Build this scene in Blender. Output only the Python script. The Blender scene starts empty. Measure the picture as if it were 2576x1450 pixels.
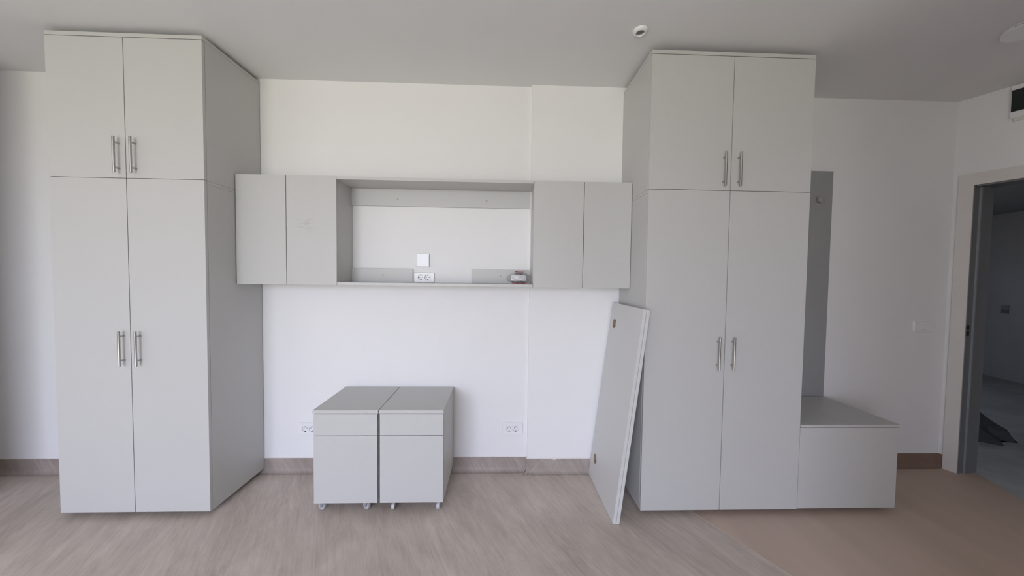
import bpy, bmesh, math, random
from mathutils import Vector, Matrix, noise

# ------------------------------------------------------------------ camera
sc = bpy.context.scene
COL = sc.collection
PI = math.pi
cam = bpy.data.cameras.new('camera')
cam.sensor_fit = 'HORIZONTAL'
cam.sensor_width = 36.0
cam.lens = 36.0 * 846.92 / 2576.0
cam.clip_start = 0.02
cam_o = bpy.data.objects.new('camera', cam)
COL.objects.link(cam_o)
pitch, yaw, roll = math.radians(2.012), math.radians(1.861), math.radians(0.734)
fw = Vector((math.sin(yaw) * math.cos(pitch), math.cos(yaw) * math.cos(pitch), -math.sin(pitch)))
r0 = Vector((math.cos(yaw), -math.sin(yaw), 0))
u0 = r0.cross(fw)
rr = r0 * math.cos(roll) + u0 * math.sin(roll)
uu = -r0 * math.sin(roll) + u0 * math.cos(roll)
m = Matrix((rr, uu, -fw)).transposed().to_4x4()
m.translation = Vector((-0.0397, -2.3128, 1.3637))
cam_o.matrix_world = m
sc.camera = cam_o

# ------------------------------------------------------------------ world, daylight, exposure
SKY = (0.88, 0.94, 1.21)
GROUND = (0.64, 0.625, 0.525)
SKY_STRENGTH = 5.0
WX0, WX1, WZ0, WZ1, WY = -2.7, -0.2, 0.05, 2.45, -5.4     # glazed balcony opening behind the camera
world = bpy.data.worlds.new('daylight')
sc.world = world
world.use_nodes = True
nt = world.node_tree
nt.nodes.clear()
w_out = nt.nodes.new('ShaderNodeOutputWorld')
w_bg = nt.nodes.new('ShaderNodeBackground')
w_tc = nt.nodes.new('ShaderNodeTexCoord')
w_sep = nt.nodes.new('ShaderNodeSeparateXYZ')
w_map = nt.nodes.new('ShaderNodeMapRange')
w_map.inputs['From Min'].default_value = -0.04
w_map.inputs['From Max'].default_value = 0.04
w_mix = nt.nodes.new('ShaderNodeMix')
w_mix.data_type = 'RGBA'
w_mix.inputs[6].default_value = (*GROUND, 1)
w_mix.inputs[7].default_value = (*SKY, 1)
nt.links.new(w_tc.outputs['Generated'], w_sep.inputs[0])
nt.links.new(w_sep.outputs['Z'], w_map.inputs['Value'])
nt.links.new(w_map.outputs[0], w_mix.inputs[0])
nt.links.new(w_mix.outputs[2], w_bg.inputs['Color'])
w_bg.inputs['Strength'].default_value = SKY_STRENGTH
nt.links.new(w_bg.outputs[0], w_out.inputs[0])
portal = bpy.data.lights.new('window_portal', 'AREA')
portal.shape = 'RECTANGLE'
portal.size = WX1 - WX0
portal.size_y = WZ1 - WZ0
portal.cycles.is_portal = True
portal_o = bpy.data.objects.new('window_portal', portal)
COL.objects.link(portal_o)
portal_o.location = ((WX0 + WX1) / 2, WY - 0.1, (WZ0 + WZ1) / 2)
portal_o.rotation_euler = (PI / 2, 0, 0)
portal2 = bpy.data.lights.new('hall_opening_portal', 'AREA')  # guides sky light through the opening added to brighten the hall
portal2.shape = 'RECTANGLE'
portal2.size, portal2.size_y = 0.7, 0.4
portal2.cycles.is_portal = True
portal2_o = bpy.data.objects.new('hall_opening_portal', portal2)
COL.objects.link(portal2_o)
portal2_o.location = (4.65, 3.4, 1.5)
portal2_o.rotation_euler = (-PI / 2, 0, 0)
sc.view_settings.view_transform = 'Standard'
sc.view_settings.look = 'None'
sc.view_settings.gamma = 1.0
sc.view_settings.use_curve_mapping = False
sc.view_settings.exposure = 1.07
sc.cycles.max_bounces = 16
sc.cycles.diffuse_bounces = 10
sc.cycles.transparent_max_bounces = 16
sc.cycles.sample_clamp_indirect = 4.0
sc.cycles.use_denoising = True

# ------------------------------------------------------------------ materials
def mat(name, color, rough=0.5, metal=0.0, var=0.0, vscale=40.0, bump=0.0, bscale=300.0, spec=0.5):
    mt = bpy.data.materials.new(name)
    mt.use_nodes = True
    t = mt.node_tree
    b = t.nodes['Principled BSDF']
    b.inputs['Roughness'].default_value = rough
    b.inputs['Metallic'].default_value = metal
    b.inputs['Specular IOR Level'].default_value = spec
    b.inputs['Base Color'].default_value = (*color, 1)
    tc = t.nodes.new('ShaderNodeTexCoord')
    if var:
        n = t.nodes.new('ShaderNodeTexNoise')
        n.inputs['Scale'].default_value = vscale
        n.inputs['Detail'].default_value = 4
        mr = t.nodes.new('ShaderNodeMapRange')
        mr.inputs['From Min'].default_value = 0.25
        mr.inputs['From Max'].default_value = 0.75
        mr.inputs['To Min'].default_value = 1 - var
        mr.inputs['To Max'].default_value = 1 + var
        h = t.nodes.new('ShaderNodeHueSaturation')
        h.inputs['Color'].default_value = (*color, 1)
        t.links.new(tc.outputs['Object'], n.inputs['Vector'])
        t.links.new(n.outputs['Fac'], mr.inputs['Value'])
        t.links.new(mr.outputs[0], h.inputs['Value'])
        t.links.new(h.outputs[0], b.inputs['Base Color'])
    if bump:
        n2 = t.nodes.new('ShaderNodeTexNoise')
        n2.inputs['Scale'].default_value = bscale
        n2.inputs['Detail'].default_value = 3
        bp = t.nodes.new('ShaderNodeBump')
        bp.inputs['Strength'].default_value = bump
        bp.inputs['Distance'].default_value = 0.001
        t.links.new(tc.outputs['Object'], n2.inputs['Vector'])
        t.links.new(n2.outputs['Fac'], bp.inputs['Height'])
        t.links.new(bp.outputs[0], b.inputs['Normal'])
    return mt

M_wall = mat('white_wall_paint', (0.80, 0.80, 0.80), 0.75, var=0.012, vscale=3, bump=0.25, bscale=260, spec=0.25)
M_ceil = mat('white_ceiling_paint', (0.74, 0.74, 0.735), 0.85, var=0.012, vscale=3, bump=0.2, bscale=220, spec=0.2)
M_lam = mat('light_grey_laminate', (0.53, 0.53, 0.515), 0.42, var=0.02, vscale=160, bump=0.12, bscale=600)
M_lam_lit = mat('light_grey_laminate_lit', (0.61, 0.61, 0.60), 0.42, var=0.02, vscale=160, bump=0.12, bscale=600)  # same laminate as the cabinets, lightened in place of stronger side light
M_panel = mat('mid_grey_panel_laminate', (0.30, 0.305, 0.30), 0.5, var=0.02, vscale=160, bump=0.12, bscale=600)
M_edge = mat('dark_gap_strip', (0.10, 0.10, 0.10), 0.6, var=0.02, vscale=50)
M_steel = mat('brushed_steel', (0.46, 0.45, 0.43), 0.28, 1.0, var=0.04, vscale=200)
M_white = mat('white_plastic', (0.82, 0.82, 0.83), 0.3, var=0.01, vscale=20)
M_dark = mat('dark_plastic', (0.02, 0.02, 0.022), 0.4, var=0.05, vscale=30)
M_frame = mat('warm_grey_casing', (0.70, 0.67, 0.645), 0.45, var=0.015, vscale=20)
M_jamb = mat('slate_grey_jamb', (0.17, 0.175, 0.18), 0.5, var=0.02, vscale=20)
M_rebate = mat('pale_blue_grey_seal', (0.28, 0.31, 0.34), 0.45, var=0.02, vscale=20)
M_bead = mat('cream_sealant', (0.78, 0.74, 0.71), 0.5, var=0.03, vscale=60)
M_weld = mat('pale_weld_cord', (0.60, 0.53, 0.49), 0.5, var=0.04, vscale=60)
M_chip = mat('raw_chipboard', (0.30, 0.21, 0.14), 0.8, var=0.35, vscale=350, bump=0.5, bscale=400)
M_caster = mat('translucent_grey_plastic', (0.50, 0.50, 0.52), 0.25, var=0.03, vscale=50)
M_fork = mat('smoky_grey_plastic', (0.26, 0.26, 0.28), 0.3, var=0.03, vscale=50)
M_cap = mat('grey_screw_cover', (0.36, 0.365, 0.365), 0.5, var=0.02, vscale=50)
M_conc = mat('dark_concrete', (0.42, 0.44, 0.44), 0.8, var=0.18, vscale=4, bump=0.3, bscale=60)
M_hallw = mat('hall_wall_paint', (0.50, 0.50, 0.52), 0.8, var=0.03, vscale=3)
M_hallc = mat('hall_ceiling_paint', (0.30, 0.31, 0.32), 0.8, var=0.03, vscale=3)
M_tarp = mat('dark_sheeting', (0.05, 0.056, 0.058), 0.9, var=0.2, vscale=8)
M_paper = mat('white_paper', (0.80, 0.80, 0.80), 0.6, var=0.02, vscale=40)
M_red = mat('red_print', (0.34, 0.05, 0.07), 0.5, var=0.05, vscale=60)
M_black = mat('black_print', (0.02, 0.018, 0.018), 0.5, var=0.05, vscale=60)
M_grey_ink = mat('grey_print', (0.30, 0.30, 0.32), 0.6, var=0.05, vscale=60)
M_screen = mat('dark_glossy_panel', (0.014, 0.018, 0.02), 0.25, var=0.03, vscale=10)
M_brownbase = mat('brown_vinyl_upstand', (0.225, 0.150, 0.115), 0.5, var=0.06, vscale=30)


def vinyl(name, c_dark, c_mid, c_light):
    """grey wood print vinyl, grain 27 degrees off the wall normal; unrolls up the coved upstand"""
    mt = bpy.data.materials.new(name)
    mt.use_nodes = True
    t = mt.node_tree
    N, Lk = t.nodes, t.links
    b = N['Principled BSDF']
    g = N.new('ShaderNodeNewGeometry')
    s = N.new('ShaderNodeSeparateXYZ')
    Lk.new(g.outputs['Position'], s.inputs[0])
    add = N.new('ShaderNodeMath'); add.operation = 'ADD'
    Lk.new(s.outputs['Y'], add.inputs[0]); Lk.new(s.outputs['Z'], add.inputs[1])
    cb = N.new('ShaderNodeCombineXYZ')
    Lk.new(s.outputs['X'], cb.inputs[0]); Lk.new(add.outputs[0], cb.inputs[1])
    vr = N.new('ShaderNodeVectorRotate'); vr.rotation_type = 'Z_AXIS'
    vr.inputs['Angle'].default_value = math.radians(-27.1)
    Lk.new(cb.outputs[0], vr.inputs['Vector'])

    def nz(sx, sy, scale, detail, rough=0.55, dist=0.0):
        mp = N.new('ShaderNodeMapping')
        mp.inputs['Scale'].default_value = (sx, sy, 1)
        Lk.new(vr.outputs[0], mp.inputs['Vector'])
        n = N.new('ShaderNodeTexNoise')
        n.inputs['Scale'].default_value = scale
        n.inputs['Detail'].default_value = detail
        n.inputs['Roughness'].default_value = rough
        n.inputs['Distortion'].default_value = dist
        Lk.new(mp.outputs[0], n.inputs['Vector'])
        return n.outputs['Fac']
    fine = nz(75, 6.5, 1.0, 6, 0.7, 0.5)
    med = nz(15, 2.4, 1.0, 5, 0.65, 1.2)
    blot = nz(4.5, 2.2, 1.0, 6, 0.65, 1.0)
    br = N.new('ShaderNodeTexBrick')
    br.offset = 0.37
    br.inputs['Color1'].default_value = (0.40, 0.40, 0.40, 1)
    br.inputs['Color2'].default_value = (0.60, 0.60, 0.60, 1)
    br.inputs['Mortar'].default_value = (0.46, 0.46, 0.46, 1)
    br.inputs['Scale'].default_value = 1.0
    br.inputs['Mortar Size'].default_value = 0.0008
    br.inputs['Brick Width'].default_value = 1.1
    br.inputs['Row Height'].default_value = 0.125
    sw = N.new('ShaderNodeVectorRotate'); sw.rotation_type = 'Z_AXIS'
    sw.inputs['Angle'].default_value = math.radians(90)
    Lk.new(vr.outputs[0], sw.inputs['Vector'])
    Lk.new(sw.outputs[0], br.inputs['Vector'])

    def mul(a, k):
        x = N.new('ShaderNodeMath'); x.operation = 'MULTIPLY'
        Lk.new(a, x.inputs[0]); x.inputs[1].default_value = k
        return x.outputs[0]

    def plus(a, c):
        x = N.new('ShaderNodeMath'); x.operation = 'ADD'
        Lk.new(a, x.inputs[0]); Lk.new(c, x.inputs[1])
        return x.outputs[0]
    tot = plus(plus(mul(fine, 0.30), mul(med, 0.32)), plus(mul(blot, 0.34), mul(br.outputs['Color'], 0.20)))
    cr = N.new('ShaderNodeValToRGB')
    e = cr.color_ramp.elements
    e[0].position = 0.42; e[0].color = (*c_dark, 1)
    e[1].position = 0.76; e[1].color = (*c_light, 1)
    mid = cr.color_ramp.elements.new(0.59); mid.color = (*c_mid, 1)
    Lk.new(tot, cr.inputs['Fac'])
    Lk.new(cr.outputs[0], b.inputs['Base Color'])
    b.inputs['Roughness'].default_value = 0.52
    b.inputs['Specular IOR Level'].default_value = 0.35
    bp = N.new('ShaderNodeBump')
    bp.inputs['Strength'].default_value = 0.12
    bp.inputs['Distance'].default_value = 0.001
    Lk.new(fine, bp.inputs['Height'])
    Lk.new(bp.outputs[0], b.inputs['Normal'])
    return mt


M_vinyl_shaded = vinyl('grey_wood_vinyl_shaded', (0.250, 0.208, 0.183), (0.350, 0.302, 0.270), (0.455, 0.400, 0.360))  # same vinyl as the floor, darker in place of its dimmer light
M_vinyl = vinyl('grey_wood_vinyl', (0.380, 0.328, 0.288), (0.545, 0.480, 0.425), (0.690, 0.620, 0.555))


def brown_vinyl():
    mt = mat('brown_speckled_vinyl', (0.56, 0.445, 0.37), 0.6, var=0.05, vscale=500, spec=0.3)
    t = mt.node_tree
    b = t.nodes['Principled BSDF']
    src = b.inputs['Base Color'].links[0].from_socket
    g = t.nodes.new('ShaderNodeNewGeometry')
    mp = t.nodes.new('ShaderNodeMapping')
    mp.inputs['Rotation'].default_value = (0, 0, math.radians(-70))
    mp.inputs['Scale'].default_value = (6, 0.9, 1)
    n = t.nodes.new('ShaderNodeTexNoise')
    n.inputs['Scale'].default_value = 1.2
    n.inputs['Detail'].default_value = 5
    mr = t.nodes.new('ShaderNodeMapRange')
    mr.inputs['From Min'].default_value = 0.3
    mr.inputs['From Max'].default_value = 0.7
    mr.inputs['To Min'].default_value = 0.93
    mr.inputs['To Max'].default_value = 1.04
    h = t.nodes.new('ShaderNodeHueSaturation')
    t.links.new(g.outputs['Position'], mp.inputs['Vector'])
    t.links.new(mp.outputs[0], n.inputs['Vector'])
    t.links.new(n.outputs['Fac'], mr.inputs['Value'])
    t.links.new(mr.outputs[0], h.inputs['Value'])
    t.links.new(src, h.inputs['Color'])
    t.links.new(h.outputs[0], b.inputs['Base Color'])
    return mt


M_brown = brown_vinyl()


def smudged():
    """the same laminate with a faint grey hand smear at one place of the door"""
    mt = mat('light_grey_laminate_smudged', (0.53, 0.53, 0.515), 0.42, var=0.02, vscale=160, bump=0.12, bscale=600)
    t = mt.node_tree
    b = t.nodes['Principled BSDF']
    src = b.inputs['Base Color'].links[0].from_socket
    g = t.nodes.new('ShaderNodeNewGeometry')
    ds = t.nodes.new('ShaderNodeVectorMath'); ds.operation = 'DISTANCE'
    ds.inputs[1].default_value = (-1.235, -0.2235, 1.665)
    t.links.new(g.outputs['Position'], ds.inputs[0])
    mr = t.nodes.new('ShaderNodeMapRange')
    mr.inputs['From Min'].default_value = 0.02
    mr.inputs['From Max'].default_value = 0.075
    mr.inputs['To Min'].default_value = 1.0
    mr.inputs['To Max'].default_value = 0.0
    t.links.new(ds.outputs['Value'], mr.inputs['Value'])
    mp = t.nodes.new('ShaderNodeMapping')
    mp.inputs['Rotation'].default_value = (0, math.radians(-35), 0)
    mp.inputs['Scale'].default_value = (25, 25, 90)
    t.links.new(g.outputs['Position'], mp.inputs['Vector'])
    n = t.nodes.new('ShaderNodeTexNoise')
    n.inputs['Scale'].default_value = 1.0
    n.inputs['Detail'].default_value = 3
    t.links.new(mp.outputs[0], n.inputs['Vector'])
    m2 = t.nodes.new('ShaderNodeMapRange')
    m2.inputs['From Min'].default_value = 0.5
    m2.inputs['From Max'].default_value = 0.68
    t.links.new(n.outputs['Fac'], m2.inputs['Value'])
    mu = t.nodes.new('ShaderNodeMath'); mu.operation = 'MULTIPLY'
    t.links.new(mr.outputs[0], mu.inputs[0]); t.links.new(m2.outputs[0], mu.inputs[1])
    m3 = t.nodes.new('ShaderNodeMath'); m3.operation = 'MULTIPLY'
    t.links.new(mu.outputs[0], m3.inputs[0]); m3.inputs[1].default_value = 0.32
    mx = t.nodes.new('ShaderNodeMix'); mx.data_type = 'RGBA'
    mx.inputs[7].default_value = (0.30, 0.30, 0.29, 1)
    t.links.new(m3.outputs[0], mx.inputs[0])
    t.links.new(src, mx.inputs[6])
    t.links.new(mx.outputs[2], b.inputs['Base Color'])
    return mt


M_smudge = smudged()


def clear_film():
    mt = bpy.data.materials.new('clear_plastic_film')
    mt.use_nodes = True
    t = mt.node_tree
    t.nodes.clear()
    o = t.nodes.new('ShaderNodeOutputMaterial')
    mx = t.nodes.new('ShaderNodeMixShader')
    tr = t.nodes.new('ShaderNodeBsdfTransparent')
    tr.inputs['Color'].default_value = (0.93, 0.93, 0.94, 1)
    gl = t.nodes.new('ShaderNodeBsdfGlossy')
    gl.inputs['Roughness'].default_value = 0.18
    lw = t.nodes.new('ShaderNodeLayerWeight')
    lw.inputs['Blend'].default_value = 0.35
    mr = t.nodes.new('ShaderNodeMapRange')
    mr.inputs['To Min'].default_value = 0.06
    mr.inputs['To Max'].default_value = 0.5
    t.links.new(lw.outputs['Facing'], mr.inputs['Value'])
    t.links.new(mr.outputs[0], mx.inputs[0])
    t.links.new(tr.outputs[0], mx.inputs[1])
    t.links.new(gl.outputs[0], mx.inputs[2])
    t.links.new(mx.outputs[0], o.inputs[0])
    return mt


M_film = clear_film()

# ------------------------------------------------------------------ helpers
OFF = {}            # world position of the origin of every built object


def tag(o, label=None, cat=None, group=None, kind=None):
    if label: o['label'] = label
    if cat: o['category'] = cat
    if group: o['group'] = group
    if kind: o['kind'] = kind
    return o


def thing(name, loc, label, cat, group=None):
    o = bpy.data.objects.new(name, None)
    o.empty_display_size = 0.05
    COL.objects.link(o)
    o.location = loc
    OFF[o.name] = Vector(loc)
    return tag(o, label, cat, group)


def obj(name, bm, m_, parent=None, origin=None, smooth=False, mats=None):
    """link bm (in world coordinates) as one mesh object"""
    off = OFF[parent.name].copy() if parent is not None else Vector(origin or (0, 0, 0))
    bmesh.ops.translate(bm, verts=bm.verts, vec=-off)
    bmesh.ops.recalc_face_normals(bm, faces=bm.faces)
    me = bpy.data.meshes.new(name)
    bm.to_mesh(me)
    bm.free()
    for mm in (mats or [m_]):
        me.materials.append(mm)
    if smooth:
        for p_ in me.polygons:
            p_.use_smooth = True
        try:
            me.set_sharp_from_angle(angle=math.radians(35))
        except Exception:
            pass
    o = bpy.data.objects.new(name, me)
    COL.objects.link(o)
    if parent is not None:
        o.parent = parent
    else:
        o.location = off
    OFF[o.name] = off
    return o


def structure(o, label=None):
    return tag(o, label, kind='structure')


def box(bm, x0, x1, y0, y1, z0, z1, bev=0.0):
    vs = [bm.verts.new((x, y, z)) for x in (x0, x1) for y in (y0, y1) for z in (z0, z1)]
    fs = [bm.faces.new([vs[i] for i in q]) for q in
          ((0, 1, 3, 2), (4, 6, 7, 5), (0, 4, 5, 1), (2, 3, 7, 6), (0, 2, 6, 4), (1, 5, 7, 3))]
    if bev:
        es = list({e for f in fs for e in f.edges})
        bmesh.ops.bevel(bm, geom=es, offset=bev, segments=2, profile=0.6, affect='EDGES')
    return vs


def bx(*a, **k):
    bm = bmesh.new()
    box(bm, *a, **k)
    return bm


def cyl(bm, p, q, r, seg=16, r2=None):
    p, q = Vector(p), Vector(q)
    d = (q - p).normalized()
    a = Vector((0, 0, 1)) if abs(d.z) < 0.9 else Vector((1, 0, 0))
    e1 = d.cross(a).normalized()
    e2 = d.cross(e1)
    rings = []
    for c, rad in ((p, r), (q, r if r2 is None else r2)):
        rings.append([bm.verts.new(c + e1 * rad * math.cos(2 * PI * i / seg) + e2 * rad * math.sin(2 * PI * i / seg)) for i in range(seg)])
    for i in range(seg):
        j = (i + 1) % seg
        bm.faces.new((rings[0][i], rings[0][j], rings[1][j], rings[1][i]))
    bm.faces.new(rings[0][::-1])
    bm.faces.new(rings[1])


def lathe(bm, c, axis, prof, seg=32):
    """revolve (radius, height along axis) about axis through c"""
    c, d = Vector(c), Vector(axis).normalized()
    a = Vector((0, 0, 1)) if abs(d.z) < 0.9 else Vector((1, 0, 0))
    e1 = d.cross(a).normalized()
    e2 = d.cross(e1)
    prev = None
    for r, h in prof:
        if r < 1e-6:
            ring = [bm.verts.new(c + d * h)]
        else:
            ring = [bm.verts.new(c + d * h + e1 * r * math.cos(2 * PI * i / seg) + e2 * r * math.sin(2 * PI * i / seg)) for i in range(seg)]
        if prev is not None:
            for i in range(seg):
                j = (i + 1) % seg
                if len(prev) == 1 and len(ring) == 1:
                    continue
                if len(prev) == 1:
                    bm.faces.new((prev[0], ring[i], ring[j]))
                elif len(ring) == 1:
                    bm.faces.new((prev[i], prev[j], ring[0]))
                else:
                    bm.faces.new((prev[i], prev[j], ring[j], ring[i]))
        prev = ring


def prism(pts, z0, z1):
    bm = bmesh.new()
    lo = [bm.verts.new((x, y, z0)) for x, y in pts]
    hi = [bm.verts.new((x, y, z1)) for x, y in pts]
    n = len(pts)
    bm.faces.new(lo[::-1])
    bm.faces.new(hi)
    for i in range(n):
        j = (i + 1) % n
        bm.faces.new((lo[i], lo[j], hi[j], hi[i]))
    return bm


def tube(bm, pts, r, seg=8):
    pts = [Vector(p) for p in pts]
    rings = []
    for k, p in enumerate(pts):
        d = (pts[min(k + 1, len(pts) - 1)] - pts[max(k - 1, 0)]).normalized()
        a = Vector((0, 1, 0)) if abs(d.y) < 0.9 else Vector((1, 0, 0))
        e1 = d.cross(a).normalized()
        e2 = d.cross(e1)
        rings.append([bm.verts.new(p + (e1 * math.cos(2 * PI * i / seg) + e2 * math.sin(2 * PI * i / seg)) * r) for i in range(seg)])
    for A, B in zip(rings, rings[1:]):
        for i in range(seg):
            j = (i + 1) % seg
            bm.faces.new((A[i], A[j], B[j], B[i]))
    bm.faces.new(rings[0][::-1])
    bm.faces.new(rings[-1])


def sweep(path, prof):
    """sweep a (distance from wall, z) profile along a plan path; the room lies to the right of the path direction"""
    bm = bmesh.new()
    P = [Vector((x, y)) for x, y in path]
    nrm = []
    for a, b in zip(P, P[1:]):
        d = (b - a).normalized()
        nrm.append(Vector((d.y, -d.x)))
    rings = []
    for i, p in enumerate(P):
        if i == 0: mv = nrm[0]
        elif i == len(P) - 1: mv = nrm[-1]
        else: mv = (nrm[i - 1] + nrm[i]) / (1 + nrm[i - 1].dot(nrm[i]))
        rings.append([bm.verts.new((p.x + mv.x * d, p.y + mv.y * d, z)) for d, z in prof])
    n = len(prof)
    for A, B in zip(rings, rings[1:]):
        for i in range(n):
            j = (i + 1) % n
            bm.faces.new((A[i], A[j], B[j], B[i]))
    bm.faces.new(rings[0][::-1])
    bm.faces.new(rings[-1])
    return bm


def copy_tree(o, parent=None):
    c = o.copy()
    COL.objects.link(c)
    if parent is not None:
        c.parent = parent
    for ch in list(o.children):
        copy_tree(ch, c)
    return c


# ------------------------------------------------------------------ the room
CEIL = 2.6414
YP, PX, YQ = -0.0248, 0.1537, 0.0227
K = Vector((3.195, YQ))                     # corner of back and right wall
AW = math.radians(20)
DW = Vector((math.sin(AW), -math.cos(AW)))  # along the right wall, towards the window
NW = Vector((math.cos(AW), math.sin(AW)))   # out of the room


def rw(s, t=0.0):
    q = K + DW * s + NW * t
    return (q.x, q.y)


# floor: grey vinyl roll, then a brown roll, welded along a line 27 degrees off the wall normal
def seam_x(x, y, yy):
    return x - 0.5124 * (yy - y)


SB = (1.0912, -0.4228)
floor = structure(obj('floor', prism([(-4.0, 0.1), (-4.0, WY - 0.15), (seam_x(*SB, WY - 0.15), WY - 0.15), (seam_x(*SB, 0.1), 0.1)], -0.06, 0.0), M_vinyl),
                  'grey wood-print vinyl floor in front of the wardrobes')


def seam_strip(x, y, ya, yb, wd, z, m_, par):
    pts = [(seam_x(x, y, ya) - wd, ya), (seam_x(x, y, yb) - wd, yb), (seam_x(x, y, yb) + wd, yb), (seam_x(x, y, ya) + wd, ya)]
    return obj('weld_seam', prism(pts, z - 0.002, z + 0.0006), m_, par)


seam_strip(-1.0592, -0.434, -0.25, WY, 0.0011, 0, M_weld, floor)['label'] = 'thin pale weld line across the grey floor'
floor2 = structure(obj('floor_entrance', prism([(seam_x(*SB, 0.1), 0.1), (seam_x(*SB, WY - 0.15), WY - 0.15), (5.25, WY - 0.15), (3.75, -1.05), (3.38, -0.82),
                                               (3.235, -0.365), (3.30, -0.225), (3.376, -0.04), (3.376, 0.1)], -0.06, 0.0), M_brown),
                   'brown vinyl floor in front of the bench and doorway')
seam_strip(SB[0], SB[1], 0.0, WY, 0.0013, 0, mat('tan_weld_cord', (0.70, 0.58, 0.47), 0.5, var=0.05, vscale=60), floor2)['label'] = 'pale weld line between brown and grey floor'
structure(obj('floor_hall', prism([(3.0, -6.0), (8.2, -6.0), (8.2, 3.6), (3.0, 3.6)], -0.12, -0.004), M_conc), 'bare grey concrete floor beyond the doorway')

structure(obj('ceiling', prism([(-4.15, 0.25), (-4.15, WY - 0.2), (5.6, WY - 0.2), (3.55, 0.25)], CEIL, CEIL + 0.12), M_ceil), 'white painted ceiling')
structure(obj('wall_back', prism([(-4.15, 0.25), (-4.15, 0.0), (PX, 0.0), (PX, YP), (1.2, YP), (1.2, YQ), (K.x, K.y), (K.x + 0.16, K.y + 0.03), (K.x + 0.16, 0.25)], 0.0, CEIL), M_wall),
          'white wall behind the wardrobes with a shallow pilaster')
structure(obj('wall_left', prism([(-4.15, 0.0), (-4.0, 0.0), (-4.0, -0.56), (-3.02, -0.56), (-3.02, -0.75), (-3.7, -0.75), (-3.7, WY), (-4.15, WY)], 0.0, CEIL), M_wall), 'white wall at the left end of the room, with an unseen pier added to shade the alcove')  # the projecting pier is unseen, added to keep daylight off the alcove

structure(obj('shade_pillar', prism([(1.05, -2.45), (1.40, -2.45), (1.40, -2.10), (1.05, -2.10)], 0.0, CEIL), M_wall), 'unseen white square column added to shade the right side')  # unseen column, added to dim the daylight on the right side

# right wall with the door opening
S0, S1, HD = 0.0905, 1.06, 2.035
sE = (K.y - WY) / math.cos(AW)
bm = prism([rw(0), rw(S0), (3.3761, -0.0403), (K.x + 0.16, K.y + 0.03)], 0.0, CEIL)
b2 = prism([rw(S0), rw(S1), rw(S1, 0.155), (3.3761, -0.0403)], HD, CEIL)
b3 = prism([rw(S1), rw(sE), rw(sE, 0.155), rw(S1, 0.155)], 0.0, CEIL)
for b_ in (b2, b3):
    tmp = bpy.data.meshes.new('tmp')
    b_.to_mesh(tmp); b_.free()
    bm.from_mesh(tmp)
    bpy.data.meshes.remove(tmp)
structure(obj('wall_right', bm, M_wall), 'white wall with the open doorway')

# front wall with the balcony window, behind the camera
bm = bmesh.new()
for a in ((-4.15, WX0, 0, CEIL), (WX1, 5.6, 0, CEIL), (WX0, WX1, 0, WZ0), (WX0, WX1, WZ1, CEIL)):
    box(bm, a[0], a[1], WY - 0.2, WY, a[2], a[3])
structure(obj('wall_front', bm, M_wall), 'white wall with the balcony window behind the viewer')
bm = bmesh.new()
fy = (WY - 0.16, WY - 0.11)
for a in ((WX0, WX0 + .06, WZ0, WZ1), (WX1 - .06, WX1, WZ0, WZ1), (WX0 + .06, WX1 - .06, WZ0, WZ0 + .06), (WX0 + .06, WX1 - .06, WZ1 - .06, WZ1),
          ((WX0 + WX1) / 2 - .04, (WX0 + WX1) / 2 + .04, WZ0 + .06, WZ1 - .06)):
    box(bm, a[0], a[1], *fy, a[2], a[3])
structure(obj('window_1', bm, M_white), 'white window frame in the wall behind the viewer')

# coved vinyl upstand
def cove(h):
    pr = [(0.0002, h), (0.003, h), (0.003, 0.032)]
    for i in range(1, 7):
        a = PI / 2 * i / 7
        pr.append((0.032 - 0.029 * math.cos(a), 0.032 - 0.0315 * math.sin(a)))
    pr += [(0.033, 0.0006), (0.033, -0.002), (0.0002, -0.002)]
    return pr


back_path = [(-4.0, 0.0), (PX, 0.0), (PX, YP), (1.19, YP)]
base = structure(obj('baseboard_back', sweep(back_path, cove(0.1)), M_vinyl_shaded), 'coved grey vinyl upstand along the back wall')
obj('sealant_bead', sweep(back_path, [(0.0002, 0.1045), (0.0034, 0.1045), (0.0044, 0.102), (0.0036, 0.0995), (0.0002, 0.0995)]), M_bead, base)['label'] = 'cream sealant line on top of the upstand'
# pale weld seams of the corner patch
def on_cove(t, px, out):
    """height t above the floor on the back upstand, main plane or pilaster"""
    z = max(t, 0.002)
    y0 = 0.0 if px < PX else YP
    if z < 0.032:
        d = 0.032 - math.sqrt(max(0.0, 0.030 ** 2 - (0.032 - z) ** 2)) * 0.97
    else:
        d = 0.003
    return (px, y0 - d - out, z)


bm = bmesh.new()
tube(bm, [on_cove(.099 - .011 * i, .060 + .0095 * i, .0004) for i in range(7)] + [(0.1285, -0.028, 0.018), (0.135, -0.040, 0.004)], 0.0008, 6)
obj('weld_seam', bm, M_weld, base)['label'] = 'pale weld line slanting down to the corner'
bm = bmesh.new()
tube(bm, [(0.135, -0.040, 0.004), (0.147, -0.058, 0.0022), (0.157, -0.064, 0.002), (0.168, -0.060, 0.003)] + [on_cove(.012 + .0122 * i, .180 + .0125 * i, .0004) for i in range(8)], 0.0009, 6)
obj('weld_seam', bm, M_weld, base)['label'] = 'pale weld line rising to the right of the corner'
bm = bx(0.335, 0.352, YP - 0.0052, YP - 0.003, 0.0935, 0.0995, bev=0.0006)
obj('sealant_blob', bm, M_bead, base)
base2 = structure(obj('baseboard_right', sweep([(1.2, YQ), (K.x, K.y), rw(0.024)], cove(0.1)), M_brownbase), 'plain brown upstand beside the bench')

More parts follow.
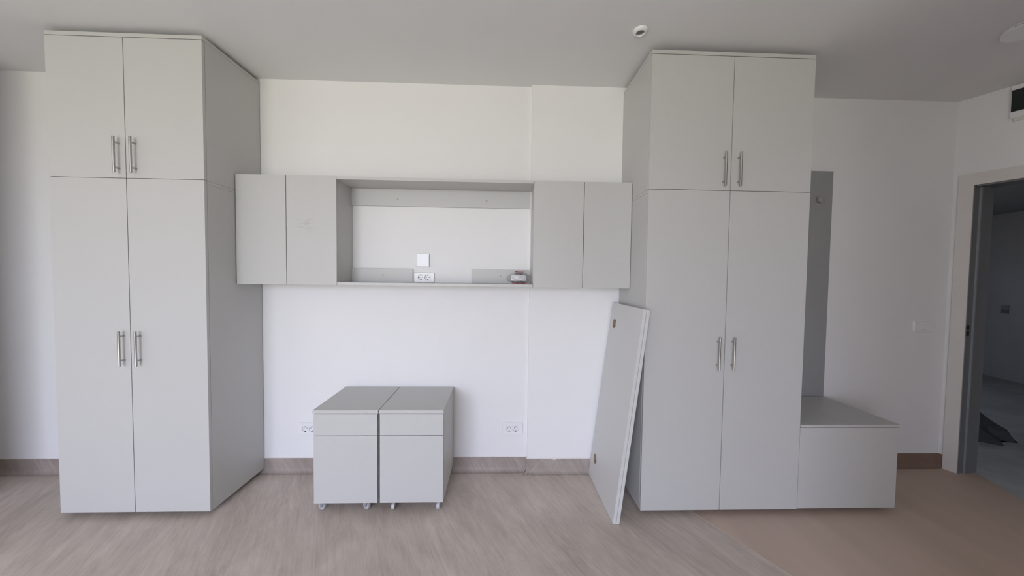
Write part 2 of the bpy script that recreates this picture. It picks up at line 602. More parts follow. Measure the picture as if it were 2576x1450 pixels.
# doorway: casing, jamb
S_c0 = 0.0245
door = structure(thing('door_1', (*rw(S0), 0), None, None), 'open doorway with a warm grey casing and dark jamb')
HC = 2.115
bm = prism([rw(S_c0, 0.0), rw(S_c0, -0.012), rw(S0 + 0.001, -0.012), rw(S0 + 0.001, 0.0)], 0.0, HC)
obj('casing', bm, M_frame, door)
bm = prism([rw(S0 + 0.001, 0.0), rw(S0 + 0.001, -0.012), rw(S1 + 0.07, -0.012), rw(S1 + 0.07, 0.0)], HD - 0.001, HC)
obj('casing', bm, M_frame, door)
bm = prism([rw(S1, 0.0), rw(S1, -0.012), rw(S1 + 0.07, -0.012), rw(S1 + 0.07, 0.0)], 0.0, HD - 0.001)
obj('casing', bm, M_frame, door)
J0 = Vector(rw(S0 + 0.001, -0.003)); J1 = Vector((3.3775, -0.0405))
jd = (J1 - J0).normalized(); jn = Vector((jd.y, -jd.x))


def jp(a, b):
    q = J0 + jd * a + jn * b
    return (q.x, q.y)


JL = (J1 - J0).length
obj('jamb', prism([jp(0, -0.002), jp(0, 0.004), jp(JL * .34, 0.004), jp(JL * .34, 0.016), jp(JL, 0.016), jp(JL, -0.002)], 0.0, HD), M_jamb, door)
obj('door_seal', prism([jp(JL * .30, 0.004), jp(JL * .30, 0.011), jp(JL * .34, 0.0115), jp(JL * .34, 0.004)], 0.0, HD - 0.012), M_rebate, door)['label'] = 'pale rubber seal strip in the jamb rebate'
bm = prism([jp(0, 0.012), rw(S1, 0.0), rw(S1, 0.15), jp(JL, 0.012)], HD - 0.012, HD + 0.0)
obj('jamb', bm, M_jamb, door)
bm = prism([rw(S1 - 0.014, 0.0), rw(S1, 0.0), rw(S1, 0.155), rw(S1 - 0.014, 0.155)], 0.0, HD - 0.012)
obj('jamb', bm, M_jamb, door)
for z0, z1 in ((1.028, 1.062), (0.985, 1.018)):
    bm = prism([jp(-0.002, 0.0045), jp(-0.002, 0.0065), jp(0.022, 0.0065), jp(0.022, 0.0045)], z0, z1)
    obj('strike_plate', bm, M_dark, door)

# the unlit hall beyond
F0, F1 = Vector((7.115, 2.444)), Vector((7.032, 1.961))
fd = (F1 - F0).normalized()
A_, B_ = F0 - fd * 1.6, F0 + fd * 6.0
fn = Vector((-fd.y, fd.x))
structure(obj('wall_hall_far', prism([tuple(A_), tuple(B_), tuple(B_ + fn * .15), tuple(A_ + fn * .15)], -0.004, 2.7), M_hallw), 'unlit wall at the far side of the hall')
bm = bmesh.new()
for a in ((3.3, 4.3, -.004, 2.7), (5.0, 7.5, -.004, 2.7), (4.3, 5.0, -.004, 1.3), (4.3, 5.0, 1.7, 2.7)):  # leaves an unseen gap, added so daylight brightens the hall
    box(bm, a[0], a[1], 3.2, 3.35, a[2], a[3])
structure(obj('wall_hall_back', bm, M_hallw), 'unseen hall wall with an opening added to brighten the hall')
structure(obj('wall_hall_near', prism([(4.55, -2.95), (6.6, -2.95), (6.6, -2.8), (4.55, -2.8)], -0.004, 2.7), M_hallw))
structure(obj('wall_hall_side', prism([(3.355, 0.26), (3.36, 3.2), (3.25, 3.2), (3.25, 0.26)], -0.004, 2.7), M_hallw))
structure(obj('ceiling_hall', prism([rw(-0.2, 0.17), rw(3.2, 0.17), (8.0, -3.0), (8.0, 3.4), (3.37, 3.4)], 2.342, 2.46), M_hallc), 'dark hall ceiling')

# ------------------------------------------------------------------ wardrobes and top cabinets
def handle(parent, x, y, zc, ln=0.188):
    bm = bmesh.new()
    ya = y - 0.027
    lathe(bm, (x, ya, zc - ln / 2), (0, 0, 1), [(0, 0), (0.0052, 0), (0.006, 0.001), (0.006, ln - 0.001), (0.0052, ln), (0, ln)], 20)
    for s in (-1, 1):
        cyl(bm, (x, ya, zc + s * 0.066), (x, y, zc + s * 0.066), 0.0045, 14)
    return obj('handle', bm, M_steel, parent, smooth=True)


def wardrobe(nm, x0, x1, xm, yf, yb, z0, z1, label, cat, hx, hz, feet, ytop_over=0.020, zd1=None, dgap=0.0018):
    """carcass of 18 mm panels, overlaying top panel and two doors with bar handles"""
    T = 0.018
    t = thing(nm, ((x0 + x1) / 2, (yf + yb) / 2, z0 if not feet else 0.0), label, cat)
    yc = yf + 0.0195
    zt = z1 - ytop_over
    for a, b in ((x0, x0 + T), (x1 - T, x1)):
        obj('side_panel', bx(a, b, yc, yb, z0, zt - 0.0006, bev=0.0008), M_lam, t)
    obj('base_panel', bx(x0 + T, x1 - T, yc, yb - 0.004, z0 + 0.002, z0 + 0.002 + T), M_lam, t)
    obj('back_panel', bx(x0 + T, x1 - T, yb - 0.004, yb, z0, zt - 0.001), M_lam, t)
    obj('top_panel', bx(x0 - 0.0005, x1 + 0.0005, yf if ytop_over > 0.019 else yc, yb, zt, z1, bev=0.0009), M_lam, t)
    zdt = zd1 if zd1 else zt - 0.0035
    for k, (a, b) in enumerate(((x0 + 0.0005, xm - dgap), (xm + dgap, x1 - 0.0005))):
        d = obj('door', bx(a, b, yf, yf + 0.0175, z0 + 0.0015, zdt, bev=0.0011), M_lam, t)
        handle(d, hx[k], yf, hz)
    if feet:
        for fx in (x0 + 0.07, x1 - 0.07):
            for fy_ in (yf + 0.09, yb - 0.07):
                bm = bmesh.new()
                lathe(bm, (fx, fy_, 0), (0, 0, 1), [(0, 0), (0.022, 0), (0.022, 0.006), (0.012, 0.010), (0.012, z0 + 0.002), (0, z0 + 0.002)], 16)
                obj('foot', bm, M_dark, t, smooth=True)
    return t


LX0, LX1, LXM, LY = -2.442, -1.642, -2.0459, -0.4309
RX0, RX1, RXM, RY = 0.7705, 1.6907, 1.2311, -0.4585
SL, SR = 1.8605, 1.8550
wardrobe('wardrobe', LX0, LX1, LXM, LY, -0.0048, 0.031, SL - 0.001, 'tall light grey two-door wardrobe at the left, lower unit with steel bar handles', 'wardrobe', (-2.079, -1.993), 0.9470, True, ytop_over=0.0165, zd1=SL - 0.001)
wardrobe('top_cabinet', LX0, LX1, LXM, LY, -0.0048, SL, 2.6175, 'light grey two-door top cabinet stacked on the left wardrobe under the ceiling', 'cabinet', (-2.079, -1.993), 1.9772, False)
wardrobe('wardrobe', RX0, RX1, RXM, RY, YP - 0.0048, 0.0303, SR - 0.001, 'tall light grey two-door wardrobe beside the low bench, lower unit with steel bar handles', 'wardrobe', (1.185, 1.269), 0.9418, True, ytop_over=0.0165, zd1=SR - 0.001)
wardrobe('top_cabinet', RX0, RX1, RXM, RY, YP - 0.0005, SR, 2.6099, 'light grey two-door top cabinet stacked on the wardrobe beside the bench', 'cabinet', (1.185, 1.269), 1.9696, False)

# ------------------------------------------------------------------ wall cabinets and open shelf
UY, UB, UT = -0.2235, 1.2952, 1.9547
T = 0.018


def wall_cabinet(x0, x1, xm, yb, da, db, label, second):
    t = thing('wall_cabinet', ((x0 + x1) / 2, yb, UB), label, 'cabinet')
    yc = UY + 0.0195
    for a, b in ((x0, x0 + T), (x1 - T, x1)):
        obj('side_panel', bx(a, b, yc, yb, UB, UT, bev=0.0008), M_lam, t)
    obj('base_panel', bx(x0 + T, x1 - T, yc, yb, UB, UB + T), M_lam, t)
    obj('top_panel', bx(x0 + T, x1 - T, yc, yb, UT - T, UT), M_lam, t)
    obj('back_panel', bx(x0 + T, x1 - T, yb - 0.004, yb, UB + T, UT - T), M_lam, t)
    obj('door', bx(da, xm - 0.0018, UY, UY + 0.0175, UB, UT, bev=0.0011), M_lam, t)
    obj('door', bx(xm + 0.0018, db, UY, UY + 0.0175, UB, UT, bev=0.0011), M_smudge if second else M_lam, t)
    return t


wall_cabinet(-1.6400, -1.0424, -1.3424, -0.0003, -1.6380, -1.0432, 'light grey handleless wall cabinet beside the left wardrobe, with a faint hand smear', True)
wall_cabinet(0.1574, 0.7690, 0.4696, YP - 0.0003, 0.1585, 0.7675, 'light grey handleless wall cabinet beside the right wardrobe', False)
sh = thing('open_shelf', (-0.44, 0, UB), 'open-backed light grey shelf box between the two wall cabinets', 'shelf')
sx0, sx1 = -1.0418, 0.1568
obj('top_panel', bx(sx0, sx1, UY, -0.0003, UT - T, UT - 0.0005, bev=0.0009), M_lam, sh)
obj('base_panel', bx(sx0, sx1 - 0.001, UY, -0.0003, UB + 0.0005, UB + T, bev=0.0009), M_lam, sh)
rail_b = obj('rail', bx(sx0, sx1, -0.0183, -0.0003, 1.822, UT - T - 0.0005, bev=0.0007), M_lam, sh)
rail_l = obj('rail', bx(sx0, -0.6376, -0.0183, -0.0003, UB + T + 0.0003, 1.4050, bev=0.0007), M_lam, sh)
rail_r = obj('rail', bx(-0.2420, 0.1530, -0.0183, -0.0003, UB + T + 0.0003, 1.4070, bev=0.0007), M_lam, sh)
for rl, x, z in ((rail_b, -0.7375, 1.870), (rail_b, -0.1444, 1.870), (rail_l, -0.8364, 1.3613), (rail_r, -0.0447, 1.3620)):
    bm = bmesh.new()
    lathe(bm, (x, -0.0182, z), (0, -1, 0), [(0, -0.001), (0.0065, -0.001), (0.0063, 0.0007), (0, 0.001)], 18)
    obj('screw_cap', bm, M_cap, rl)

# ------------------------------------------------------------------ mobile pedestals
def pedestal(x0, x1, tx0, tx1, label, cast, turned):
    t = thing('drawer_pedestal', ((x0 + x1) / 2, -0.21, 0), label, 'pedestal')
    yf, yb, z0, zt = -0.4140, -0.0055, 0.0600, 0.5775
    yc = yf + 0.0195
    obj('top_panel', bx(tx0, tx1, yf - 0.0005, yb, zt + 0.0008, 0.5962, bev=0.0012), M_lam, t)
    for a, b in ((x0, x0 + T), (x1 - T, x1)):
        obj('side_panel', bx(a, b, yc, yb, z0, zt, bev=0.0008), M_lam, t)
    obj('base_panel', bx(x0 + T, x1 - T, yc, yb, z0 + 0.001, z0 + T), M_lam, t)
    obj('back_panel', bx(x0 + T, x1 - T, yb - 0.016, yb, z0 + T, zt), M_lam, t)
    obj('drawer_front', bx(x0 + 0.001, x1 - 0.001, yf, yf + 0.0175, 0.4515, zt - 0.0035, bev=0.0011), M_lam, t)
    obj('drawer_front', bx(x0 + 0.001, x1 - 0.001, yf, yf + 0.0175, z0 + 0.0005, 0.4480, bev=0.0011), M_lam, t)
    for (cx_, cy_), ang in zip(cast, turned):
        bm = bmesh.new()
        box(bm, cx_ - 0.019, cx_ + 0.019, cy_ - 0.019, cy_ + 0.019, z0 - 0.0025, z0 + 0.0005)
        cyl(bm, (cx_, cy_, z0 - 0.011), (cx_, cy_, z0 - 0.002), 0.009, 14)
        ax = Vector((math.cos(ang), math.sin(ang), 0))         # wheel axle direction
        tr = Vector((-ax.y, ax.x, 0))
        wc = Vector((cx_, cy_, 0.0215)) + tr * 0.010
        for s in (-1, 1):                                      # fork cheeks
            c0 = wc + ax * s * 0.0115
            q = [Vector((cx_, cy_, z0 - 0.010)) + ax * s * 0.0115 + tr * k for k in (-0.008, 0.012)]
            vs = []
            for off in (-0.0012, 0.0012):
                vs.append([bm.verts.new(v + ax * off) for v in (q[0], q[1], c0 + tr * 0.007 + Vector((0, 0, -0.004)), c0 - tr * 0.007 + Vector((0, 0, -0.004)))])
            bm.faces.new(vs[0]); bm.faces.new(vs[1][::-1])
            for i in range(4):
                j = (i + 1) % 4
                bm.faces.new((vs[0][i], vs[1][i], vs[1][j], vs[0][j]))
        br_ = [Vector((cx_, cy_, z0 - 0.010)) + ax * s * 0.0127 + tr * k for s, k in ((-1, -0.008), (1, -0.008), (1, 0.012), (-1, 0.012))]
        lo = [bm.verts.new(v - Vector((0, 0, 0.002))) for v in br_]
        hi = [bm.verts.new(v) for v in br_]
        bm.faces.new(lo[::-1]); bm.faces.new(hi)
        for i in range(4):
            j = (i + 1) % 4
            bm.faces.new((lo[i], lo[j], hi[j], hi[i]))
        cyl(bm, wc - ax * 0.014, wc + ax * 0.014, 0.0028, 10)
        c = obj('caster', bm, M_fork, t)
        bm = bmesh.new()
        lathe(bm, wc, ax, [(0, -0.0075), (0.0125, -0.0075), (0.0135, -0.0055), (0.017, -0.0055), (0.0185, -0.009), (0.0205, -0.009), (0.0215, -0.007),
                           (0.0215, 0.007), (0.0205, 0.009), (0.0185, 0.009), (0.017, 0.0055), (0.0135, 0.0055), (0.0125, 0.0075), (0, 0.0075)], 28)
        obj('wheel', bm, M_caster, c, smooth=True)
    return t


pedestal(-1.0872, -0.7300, -1.0905, -0.7262, 'light grey two-drawer rolling pedestal covering part of the wall socket, castors turned sideways',
         ((-1.050, -0.376), (-0.797, -0.376), (-1.047, -0.050), (-0.770, -0.050)), (math.radians(68), math.radians(62), 0.3, 0.9))
pedestal(-0.7178, -0.3580, -0.7222, -0.3578, 'light grey two-drawer rolling pedestal nearer the leaning boards, castors turned straight back',
         ((-0.650, -0.386), (-0.391, -0.386), (-0.650, -0.050), (-0.395, -0.050)), (math.radians(4), math.radians(-6), 0.5, 1.2))

# ------------------------------------------------------------------ desk boards leaning on the right wardrobe
def board(name, loc, ry, rz, L, W, TH, holes, label):
    """local x: thickness, local y: length along the floor, local z: up the board"""
    me_bm = bmesh.new()
    box(me_bm, 0, TH, -L, 0, 0, W, bev=0.0016)
    o = obj(name, me_bm, M_lam_lit, mats=[M_lam_lit, M_chip])
    if holes:
        cb = bmesh.new()
        for hy, hz in holes:
            cyl(cb, (-0.05, hy, hz), (0.07, hy, hz), 0.0300, 40)
        cut = obj('cutter', cb, M_chip)
        md = o.modifiers.new('holes', 'BOOLEAN')
        md.operation = 'DIFFERENCE'
        md.solver = 'EXACT'
        md.object = cut
        dg = bpy.context.evaluated_depsgraph_get()
        me = bpy.data.meshes.new_from_object(o.evaluated_get(dg))
        o.modifiers.clear()
        old = o.data
        o.data = me
        bpy.data.meshes.remove(old)
        bpy.data.objects.remove(cut)
        me.materials.clear()
        me.materials.append(M_lam_lit)
        me.materials.append(M_chip)
        for p_ in me.polygons:
            c = p_.center
            p_.material_index = 0
            for hy, hz in holes:
                if math.hypot(c.y - hy, c.z - hz) < 0.0306 and abs(p_.normal.x) < 0.5:
                    p_.material_index = 1
    o.location = loc
    o.rotation_euler = (0, ry, rz)
    return tag(o, label, 'board')


TILT = math.radians(6.85)
holes = ((-0.085, 1.065), (-0.085, 0.150))
b1 = board('desk_board', (0.5810, -0.0400, 0.0024), TILT, math.radians(1.2), 0.4815, 1.200, 0.018, holes,
           'light grey desk board with two round cable holes leaning on the right wardrobe')
b2_ = board('desk_board', (0.6006, -0.0400, 0.0024), TILT, math.radians(1.2), 0.4815, 1.198, 0.018, None,
            'light grey leaning desk board sandwiched between the board with holes and the wardrobe')

# ------------------------------------------------------------------ bench with lift-up seat, back panel with hook
BX0, BX1 = 1.6925, 2.2835
bn = thing('bench', ((BX0 + BX1) / 2, -0.22, 0), 'low light grey storage bench box against the right wardrobe', 'bench')
BY = YQ - 0.0055
obj('front_panel', bx(BX0, BX1 - 0.002, RY, RY + 0.018, 0.0362, 0.5115, bev=0.0009), M_lam, bn)
obj('side_panel', bx(BX1 - 0.0205, BX1 - 0.0025, RY + 0.0185, BY, 0.0362, 0.5115, bev=0.0009), M_lam, bn)
obj('side_panel', bx(BX0, BX0 + 0.018, RY + 0.0185, BY, 0.0362, 0.5115, bev=0.0009), M_lam, bn)
obj('back_panel', bx(BX0 + .019, BX1 - .021, BY - .016, BY, 0.0362, 0.5115), M_lam, bn)
obj('base_panel', bx(BX0 + .019, BX1 - .021, RY + .019, BY - .017, 0.04, 0.058), M_lam, bn)
obj('seat_panel', bx(BX0 + 0.0015, 1.9900, RY - 0.0015, YQ - 0.0205, 0.5140, 0.5300, bev=0.0010), M_lam, bn)
obj('seat_panel', bx(1.9912, 2.2870, RY - 0.0015, YQ - 0.0205, 0.5140, 0.5300, bev=0.0010), M_lam, bn)
for fx in (BX0 + 0.07, BX1 - 0.08):
    for fy_ in (RY + 0.09, -0.08):
        bm = bmesh.new()
        lathe(bm, (fx, fy_, 0), (0, 0, 1), [(0, 0), (0.022, 0), (0.022, 0.006), (0.012, 0.010), (0.012, 0.0362), (0, 0.0362)], 16)
        obj('foot', bm, M_dark, bn, smooth=True)
pn = thing('coat_panel', (2.0, YQ, 0.53), 'tall grey panel on the wall above the bench, carrying a coat hook', 'panel')
board_o = obj('panel_board', bx(BX0 + 0.0015, 2.2840, YQ - 0.0185, YQ - 0.0003, 0.5306, 2.1290, bev=0.0009), M_panel, pn)
bm = bmesh.new()
lathe(bm, (2.165, YQ - 0.0184, 0.60), (0, -1, 0), [(0, -0.001), (0.0065, -0.001), (0.0063, 0.0007), (0, 0.001)], 18)
obj('screw_cap', bm, M_cap, pn)
bm = bmesh.new()
hy = YQ - 0.0185
box(bm, 2.1690, 2.1965, hy - 0.008, hy, 1.9075, 1.9450, bev=0.003)
tube(bm, [(2.175, hy - 0.006, 1.913), (2.1735, hy - 0.015, 1.908), (2.1801, hy - 0.025, 1.9012), (2.1899, hy - 0.035, 1.9070), (2.1984, hy - 0.040, 1.9222)], 0.0035, 10)
tube(bm, [(2.176, hy - 0.006, 1.940), (2.166, hy - 0.014, 1.943), (2.157, hy - 0.022, 1.937), (2.150, hy - 0.024, 1.930)], 0.0032, 10)
obj('coat_hook', bm, M_steel, pn, smooth=True)

# ------------------------------------------------------------------ sockets and switches
def rrect(x0, x1, z0, z1, r, y, n=4):
    pts = []
    for cx_, cz_, a0 in ((x1 - r, z1 - r, 0), (x0 + r, z1 - r, 90), (x0 + r, z0 + r, 180), (x1 - r, z0 + r, 270)):
        for i in range(n + 1):
            a = math.radians(a0 + 90 * i / n)
            pts.append((cx_ + r * math.cos(a), y, cz_ + r * math.sin(a)))
    return pts


def loops(bm, rings, cap_last=True):
    rv = [[bm.verts.new(p) for p in r] for r in rings]
    for A, B in zip(rv, rv[1:]):
        n = len(A)
        for i in range(n):
            j = (i + 1) % n
            bm.faces.new((A[i], A[j], B[j], B[i]))
    if cap_last:
        bm.faces.new(rv[-1])


def cover_frame(parent, x0, x1, z0, z1, hx0, hx1, hz0, hz1, yw, th, r=0.004):
    bm = bmesh.new()
    loops(bm, [rrect(x0, x1, z0, z1, r, yw - 0.0002), rrect(x0, x1, z0, z1, r, yw - th * .45),
               rrect(x0 + .0035, x1 - .0035, z0 + .0035, z1 - .0035, r, yw - th), rrect(hx0, hx1, hz0, hz1, .001, yw - th), rrect(hx0, hx1, hz0, hz1, .001, yw - 0.001)], True)
    return obj('frame', bm, M_white, parent)


def socket_insert(parent, xc, zc, yw, th, flip):
    h = 0.0222
    y = yw - th - 0.0006
    seg = 32
    bm = bmesh.new()
    sq, ci, fl = [], [], []
    R_ = 0.0195
    for i in range(seg):
        a = 2 * PI * i / seg
        c, s = math.cos(a), math.sin(a)
        k = h / max(abs(c), abs(s))
        sq.append((xc + c * k, y, zc + s * k))
        ci.append((xc + c * R_, y, zc + s * R_))
        fl.append((xc + c * (R_ - .0012), yw - 0.0016, zc + s * (R_ - .0012)))
    back = [(x, yw - 0.0012, z) for x, _, z in sq]
    loops(bm, [back, sq, ci, fl], True)
    o = obj('socket_insert', bm, M_white, parent)
    bm = bmesh.new()
    dz = 0.004 * flip
    for s in (-1, 1):
        cyl(bm, (xc + s * 0.0095, yw - 0.0014, zc + dz), (xc + s * 0.0095, yw - 0.0024, zc + dz), 0.0026, 12)
    obj('pin_holes', bm, M_dark, o)
    for s in (-1, 1):
        bm = bx(xc - 0.0032, xc + 0.0032, y + 0.0004, yw - 0.0016, zc + s * 0.0162 - 0.0028, zc + s * 0.0162 + 0.0028, bev=0.0006)
        obj('earth_clip', bm, M_dark if s < 0 else M_grey_ink, o)
    return o


def double_socket(x0, x1, z0, z1, yw, th, label, flip=0):
    xc, zc = (x0 + x1) / 2, (z0 + z1) / 2
    t = thing('wall_socket', (xc, yw, zc), label, 'socket')
    cover_frame(t, x0, x1, z0, z1, xc - .0450, xc + .0450, zc - .0226, zc + .0226, yw, th)
    for s in (-1, 1):
        socket_insert(t, xc + s * 0.02245, zc, yw, th, flip)
    return t


double_socket(-1.4126, -1.272, 0.2606, 0.3464, 0, 0.009, 'white double wall socket low on the wall, half hidden by a pedestal', 1)
double_socket(-0.0202, 0.1222, 0.2575, 0.3460, 0, 0.009, 'white double wall socket low on the wall, fully visible beside the pedestals', 1)
double_socket(-0.6310, -0.4925, 1.3136, 1.3815, 0, 0.014, 'white double wall socket standing on the open shelf between its low rails')
cv = thing('blank_cover', (-0.569, 0, 1.463), 'square white blank cover plate on the wall above the shelf socket', 'cover plate')
bm = bmesh.new()
loops(bm, [rrect(-.608, -.530, 1.421, 1.5045, .003, -.0002), rrect(-.608, -.530, 1.421, 1.5045, .003, -.008), rrect(-.6095, -.5285, 1.4195, 1.506, .003, -.0085),
           rrect(-.6095, -.5285, 1.4195, 1.506, .003, -.0135), rrect(-.6075, -.5305, 1.4215, 1.504, .003, -.0155)])
obj('plate', bm, mat('glossy_white_plastic', (0.72, 0.73, 0.75), 0.22, var=0.01, vscale=20), cv)
obj('pry_slot', bx(-.603, -.588, -.0080, -.0030, 1.5040, 1.5056), M_dark, cv)

sw_ = thing('light_switch', (3.014, YQ, 1.035), 'white rocker light switch on the wall between bench and doorway', 'switch')
cover_frame(sw_, 2.948, 3.081, 0.9945, 1.0755, 2.990, 3.040, 1.0125, 1.0575, YQ, 0.009, 0.005)
bm = bx(2.9915, 3.0385, YQ - 0.0125, YQ - 0.001, 1.0140, 1.0560, bev=0.0012)
obj('rocker', bm, M_white, sw_)

# switch plates on the far hall wall
fq = Vector((7.0719, 2.1933))
hs = thing('hall_switch', (fq.x, fq.y, 0.985), 'small dark switch plate pair on the unlit hall wall', 'switch')
fnn = -fn
for z0, z1, g in ((0.995, 1.045, M_grey_ink), (0.930, 0.985, M_jamb)):
    a, b = fq - fd * 0.038, fq + fd * 0.038
    bm = prism([tuple(a), tuple(b), tuple(b + fnn * .012), tuple(a + fnn * .012)], z0, z1)
    obj('switch_plate', bm, g, hs)

# ------------------------------------------------------------------ ceiling and upper wall fittings
sn = thing('ceiling_sensor', (0.664, -0.549, CEIL), 'small round white sensor with a dark centre on the ceiling', 'sensor')
bm = bmesh.new()
lathe(bm, (0.664, -0.549, CEIL), (0, 0, -1), [(0.0375, 0.0002), (0.0375, 0.004), (0.0345, 0.010), (0.028, 0.014), (0.0225, 0.0145), (0.0205, 0.011), (0.0205, 0.003)], 40)
obj('ring', bm, M_white, sn, smooth=True)
bm = bmesh.new()
lathe(bm, (0.664, -0.549, CEIL), (0, 0, -1), [(0.0203, 0.0035), (0.0195, 0.0065), (0.012, 0.0095), (0, 0.0105)], 32)
obj('lens', bm, mat('smoky_lens', (0.16, 0.155, 0.14), 0.25, var=0.02, vscale=30), sn, smooth=True)

LPX, LPY, LPR = 2.5914, -0.6812, 0.0988
lp = thing('ceiling_light', (LPX, LPY, CEIL), 'round flat white ceiling light at the upper right corner, unlit', 'ceiling light')
bm = bmesh.new()
lathe(bm, (LPX, LPY, CEIL), (0, 0, -1), [(LPR - 0.004, 0.0003), (LPR - 0.004, 0.0012), (LPR, 0.0014), (LPR, 0.018), (LPR - 0.002, 0.020), (LPR - 0.008, 0.0203), (LPR - 0.008, 0.0195)], 72)
obj('rim', bm, M_white, lp, smooth=True)
bm = bmesh.new()
lathe(bm, (LPX, LPY, CEIL), (0, 0, -1), [(LPR - 0.0083, 0.014), (LPR - 0.0083, 0.0202), (LPR - 0.04, 0.0212), (0, 0.0218)], 72)
obj('diffuser', bm, M_white, lp, smooth=True)
for k, (a0, wd, hgt) in enumerate(((179.9, 0.0024, 0.0080), (182.6, 0.0024, 0.0080), (186.4, 0.0044, 0.0052), (191.9, 0.0034, 0.0052), (194.7, 0.0022, 0.0080), (197.2, 0.0022, 0.0080))):
    a = math.radians(a0)
    c = Vector((LPX + (LPR + 0.0003) * math.cos(a), LPY + (LPR + 0.0003) * math.sin(a), CEIL - 0.0100))
    tg = Vector((-math.sin(a), math.cos(a), 0)) * wd / 2
    nr = Vector((math.cos(a), math.sin(a), 0)) * 0.0006
    up = Vector((0, 0, hgt / 2))
    bm = bmesh.new()
    q = [bm.verts.new(c + s1 * tg + s2 * up + s3 * nr) for s1 in (-1, 1) for s2 in (-1, 1) for s3 in (-1, 1)]
    for f in ((0, 1, 3, 2), (4, 6, 7, 5), (0, 4, 5, 1), (2, 3, 7, 6), (0, 2, 6, 4), (1, 5, 7, 3)):
        bm.faces.new([q[i] for i in f])
    obj('printed_mark', bm, M_grey_ink, lp)

wu = thing('wall_unit', (*rw(0.25), 2.4), 'white wall-mounted unit with a dark glossy front above the doorway', 'wall unit')
UA, UE = 0.222, 0.80
obj('housing', prism([rw(UA, -0.0003), rw(UA, -0.020), rw(UE, -0.020), rw(UE, -0.0003)], 2.428, 2.632), M_white, wu)
bm = prism([rw(UA + 0.002, -0.018), rw(UA + 0.002, -0.024), rw(UE - 0.002, -0.024), rw(UE - 0.002, -0.018)], 2.468, 2.604)
obj('front_panel', bm, M_screen, wu)['label'] = 'dark glossy front panel'
bm = prism([rw(UA + 0.006, -0.0003), rw(UA + 0.012, -0.014), rw(UE - 0.012, -0.014), rw(UE - 0.006, -0.0003)], 2.408, 2.428)
obj('lower_lip', bm, M_frame, wu)

# ------------------------------------------------------------------ bag of fittings on the shelf
ZS = UB + T
bg = thing('fittings_bag', (0.075, -0.12, ZS), 'small clear plastic bag of fittings with a white label at the shelf end', 'bag')
rnd = random.Random(4)
bm = bmesh.new()
bmesh.ops.create_icosphere(bm, subdivisions=4, radius=1.0)
for v in bm.verts:
    x, y, z = v.co
    ex = abs(x)
    k = 1.0 + 0.10 * noise.noise(v.co * 2.3) + 0.05 * noise.noise(v.co * 6.0)
    flare = max(0.0, ex - 0.62) / 0.38
    X = (x * 0.066 + (0.016 * flare * (1 if x > 0 else -1))) * (1 + 0.0 * k)
    Yy = y * 0.045 * k * (1 - 0.6 * flare)
    Z = 0.040 + z * 0.040 * k * (1 + 0.25 * flare * (1 if z < 0 else -0.9)) + 0.010 * flare * noise.noise(Vector((x, y * 4, z * 5)))
    v.co = Vector((0.075 + X, -0.12 + Yy, ZS + max(0.0006, Z)))
obj('bag_film', bm, M_film, bg, smooth=True)
bm = bmesh.new()                                       # folded label inside the film
n_ = 12
g1, g2 = [], []
for i in range(n_ + 1):
    u = i / n_
    x = 0.023 + 0.098 * u
    yb_ = -0.1615 + 0.012 * (2 * u - 1) ** 2
    arch = 0.006 * (1 - (2 * u - 1) ** 4)
    lean = 0.012
    g1.append([(x, yb_, ZS + 0.0215), (x, yb_ + lean * .5, ZS + 0.0415 + arch * .5), (x, yb_ + lean, ZS + 0.0545 + arch)])
for thick in (0, 0.0008):
    g2.append([[bm.verts.new((p[0], p[1] + thick, p[2])) for p in c] for c in g1])
for i in range(n_):
    for k in range(2):
        bm.faces.new((g2[0][i][k], g2[0][i + 1][k], g2[0][i + 1][k + 1], g2[0][i][k + 1]))
        bm.faces.new((g2[1][i][k], g2[1][i][k + 1], g2[1][i + 1][k + 1], g2[1][i + 1][k]))
pl = obj('paper_label', bm, M_paper, bg)
for x0_, x1_, z_ in ((.030, .056, .038), (.040, .066, .030), (.072, .094, .042), (.070, .074, .028), (.092, .110, .034), (.102, .114, .028)):
    yy = -0.1615 + 0.012 * (2 * ((x0_ + x1_) / 2 - .023) / .098 - 1) ** 2 + 0.006 * (z_ - .0215) / .02
    obj('printed_line', bx(x0_, x1_, yy - 0.0012, yy - 0.0004, ZS + z_, ZS + z_ + 0.0014), M_grey_ink, pl)


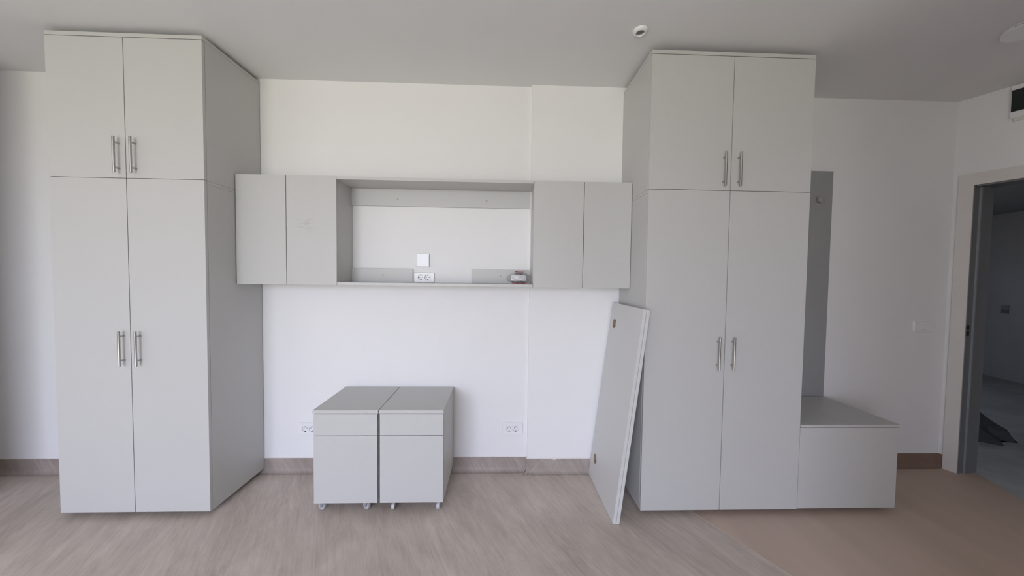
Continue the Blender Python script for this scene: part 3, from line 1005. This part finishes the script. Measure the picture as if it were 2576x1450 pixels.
def letter(name, body, size, loc, rot, m_, parent):
    cu = bpy.data.curves.new(name, 'FONT')
    cu.body = body
    cu.size = size
    cu.align_x = 'CENTER'
    cu.extrude = 0.0003
    cu.offset = 0.0004
    cu.materials.append(m_)
    tmp_o = bpy.data.objects.new('tmp_text', cu)
    COL.objects.link(tmp_o)
    dg = bpy.context.evaluated_depsgraph_get()
    me = bpy.data.meshes.new_from_object(tmp_o.evaluated_get(dg))
    bpy.data.objects.remove(tmp_o)
    bpy.data.curves.remove(cu)
    me.materials.clear()
    me.materials.append(m_)
    o = bpy.data.objects.new(name, me)
    COL.objects.link(o)
    o.parent = parent
    o.location = Vector(loc) - OFF[parent.name]
    o.rotation_euler = rot
    return o


letter('brand_print', 'nobila', 0.021, (0.072, -0.155, ZS + 0.0610), (math.radians(70), math.radians(4), 0), M_black, bg)
letter('red_print', 'MARKUS', 0.0150, (0.076, -0.149, ZS + 0.0735), (math.radians(62), math.radians(6), 0), M_red, bg)
bm = bmesh.new()
tube(bm, [(0.024, -0.158, ZS + 0.013), (0.034, -0.162, ZS + 0.006), (0.055, -0.164, ZS + 0.0045), (0.085, -0.164, ZS + 0.004), (0.105, -0.162, ZS + 0.006), (0.118, -0.158, ZS + 0.011)], 0.0022, 6)
obj('red_print', bm, M_red, bg)
for k in range(9):                                      # the dark fittings inside
    x = 0.03 + 0.011 * k
    y = -0.135 + rnd.uniform(-.014, .03)
    z = ZS + rnd.uniform(0.008, 0.028)
    a = rnd.uniform(0, PI)
    d = Vector((math.cos(a), math.sin(a), rnd.uniform(-.15, .15))) * 0.011
    bm = bmesh.new()
    cyl(bm, Vector((x, y, z)) - d, Vector((x, y, z)) + d, 0.0035, 10)
    cyl(bm, Vector((x, y, z)) + d, Vector((x, y, z)) + d * 1.25, 0.006, 10)
    obj('fitting', bm, M_jamb if k % 3 else M_steel, bg)

# ------------------------------------------------------------------ dark sheeting on the hall floor
bm = bmesh.new()
bmesh.ops.create_icosphere(bm, subdivisions=4, radius=1.0)
for v in bm.verts:
    c = v.co.copy()
    k = 1 + 0.28 * noise.noise(c * 2.2) + 0.12 * noise.noise(c * 6)
    q = Vector((c.x * 0.30 * k, c.y * 0.30 * k, max(0.0, c.z) * 0.27 * k))
    f = 1 - 0.75 * min(1, q.z / 0.30)
    v.co = Vector((4.22 + q.x * f, 0.66 + q.y * f, -0.003 + q.z))
hp = obj('sheeting_heap', bm, M_tarp, origin=(4.22, 0.66, -0.003), smooth=True)
tag(hp, 'dark crumpled sheeting heap on the hall floor behind the door jamb', 'sheeting')
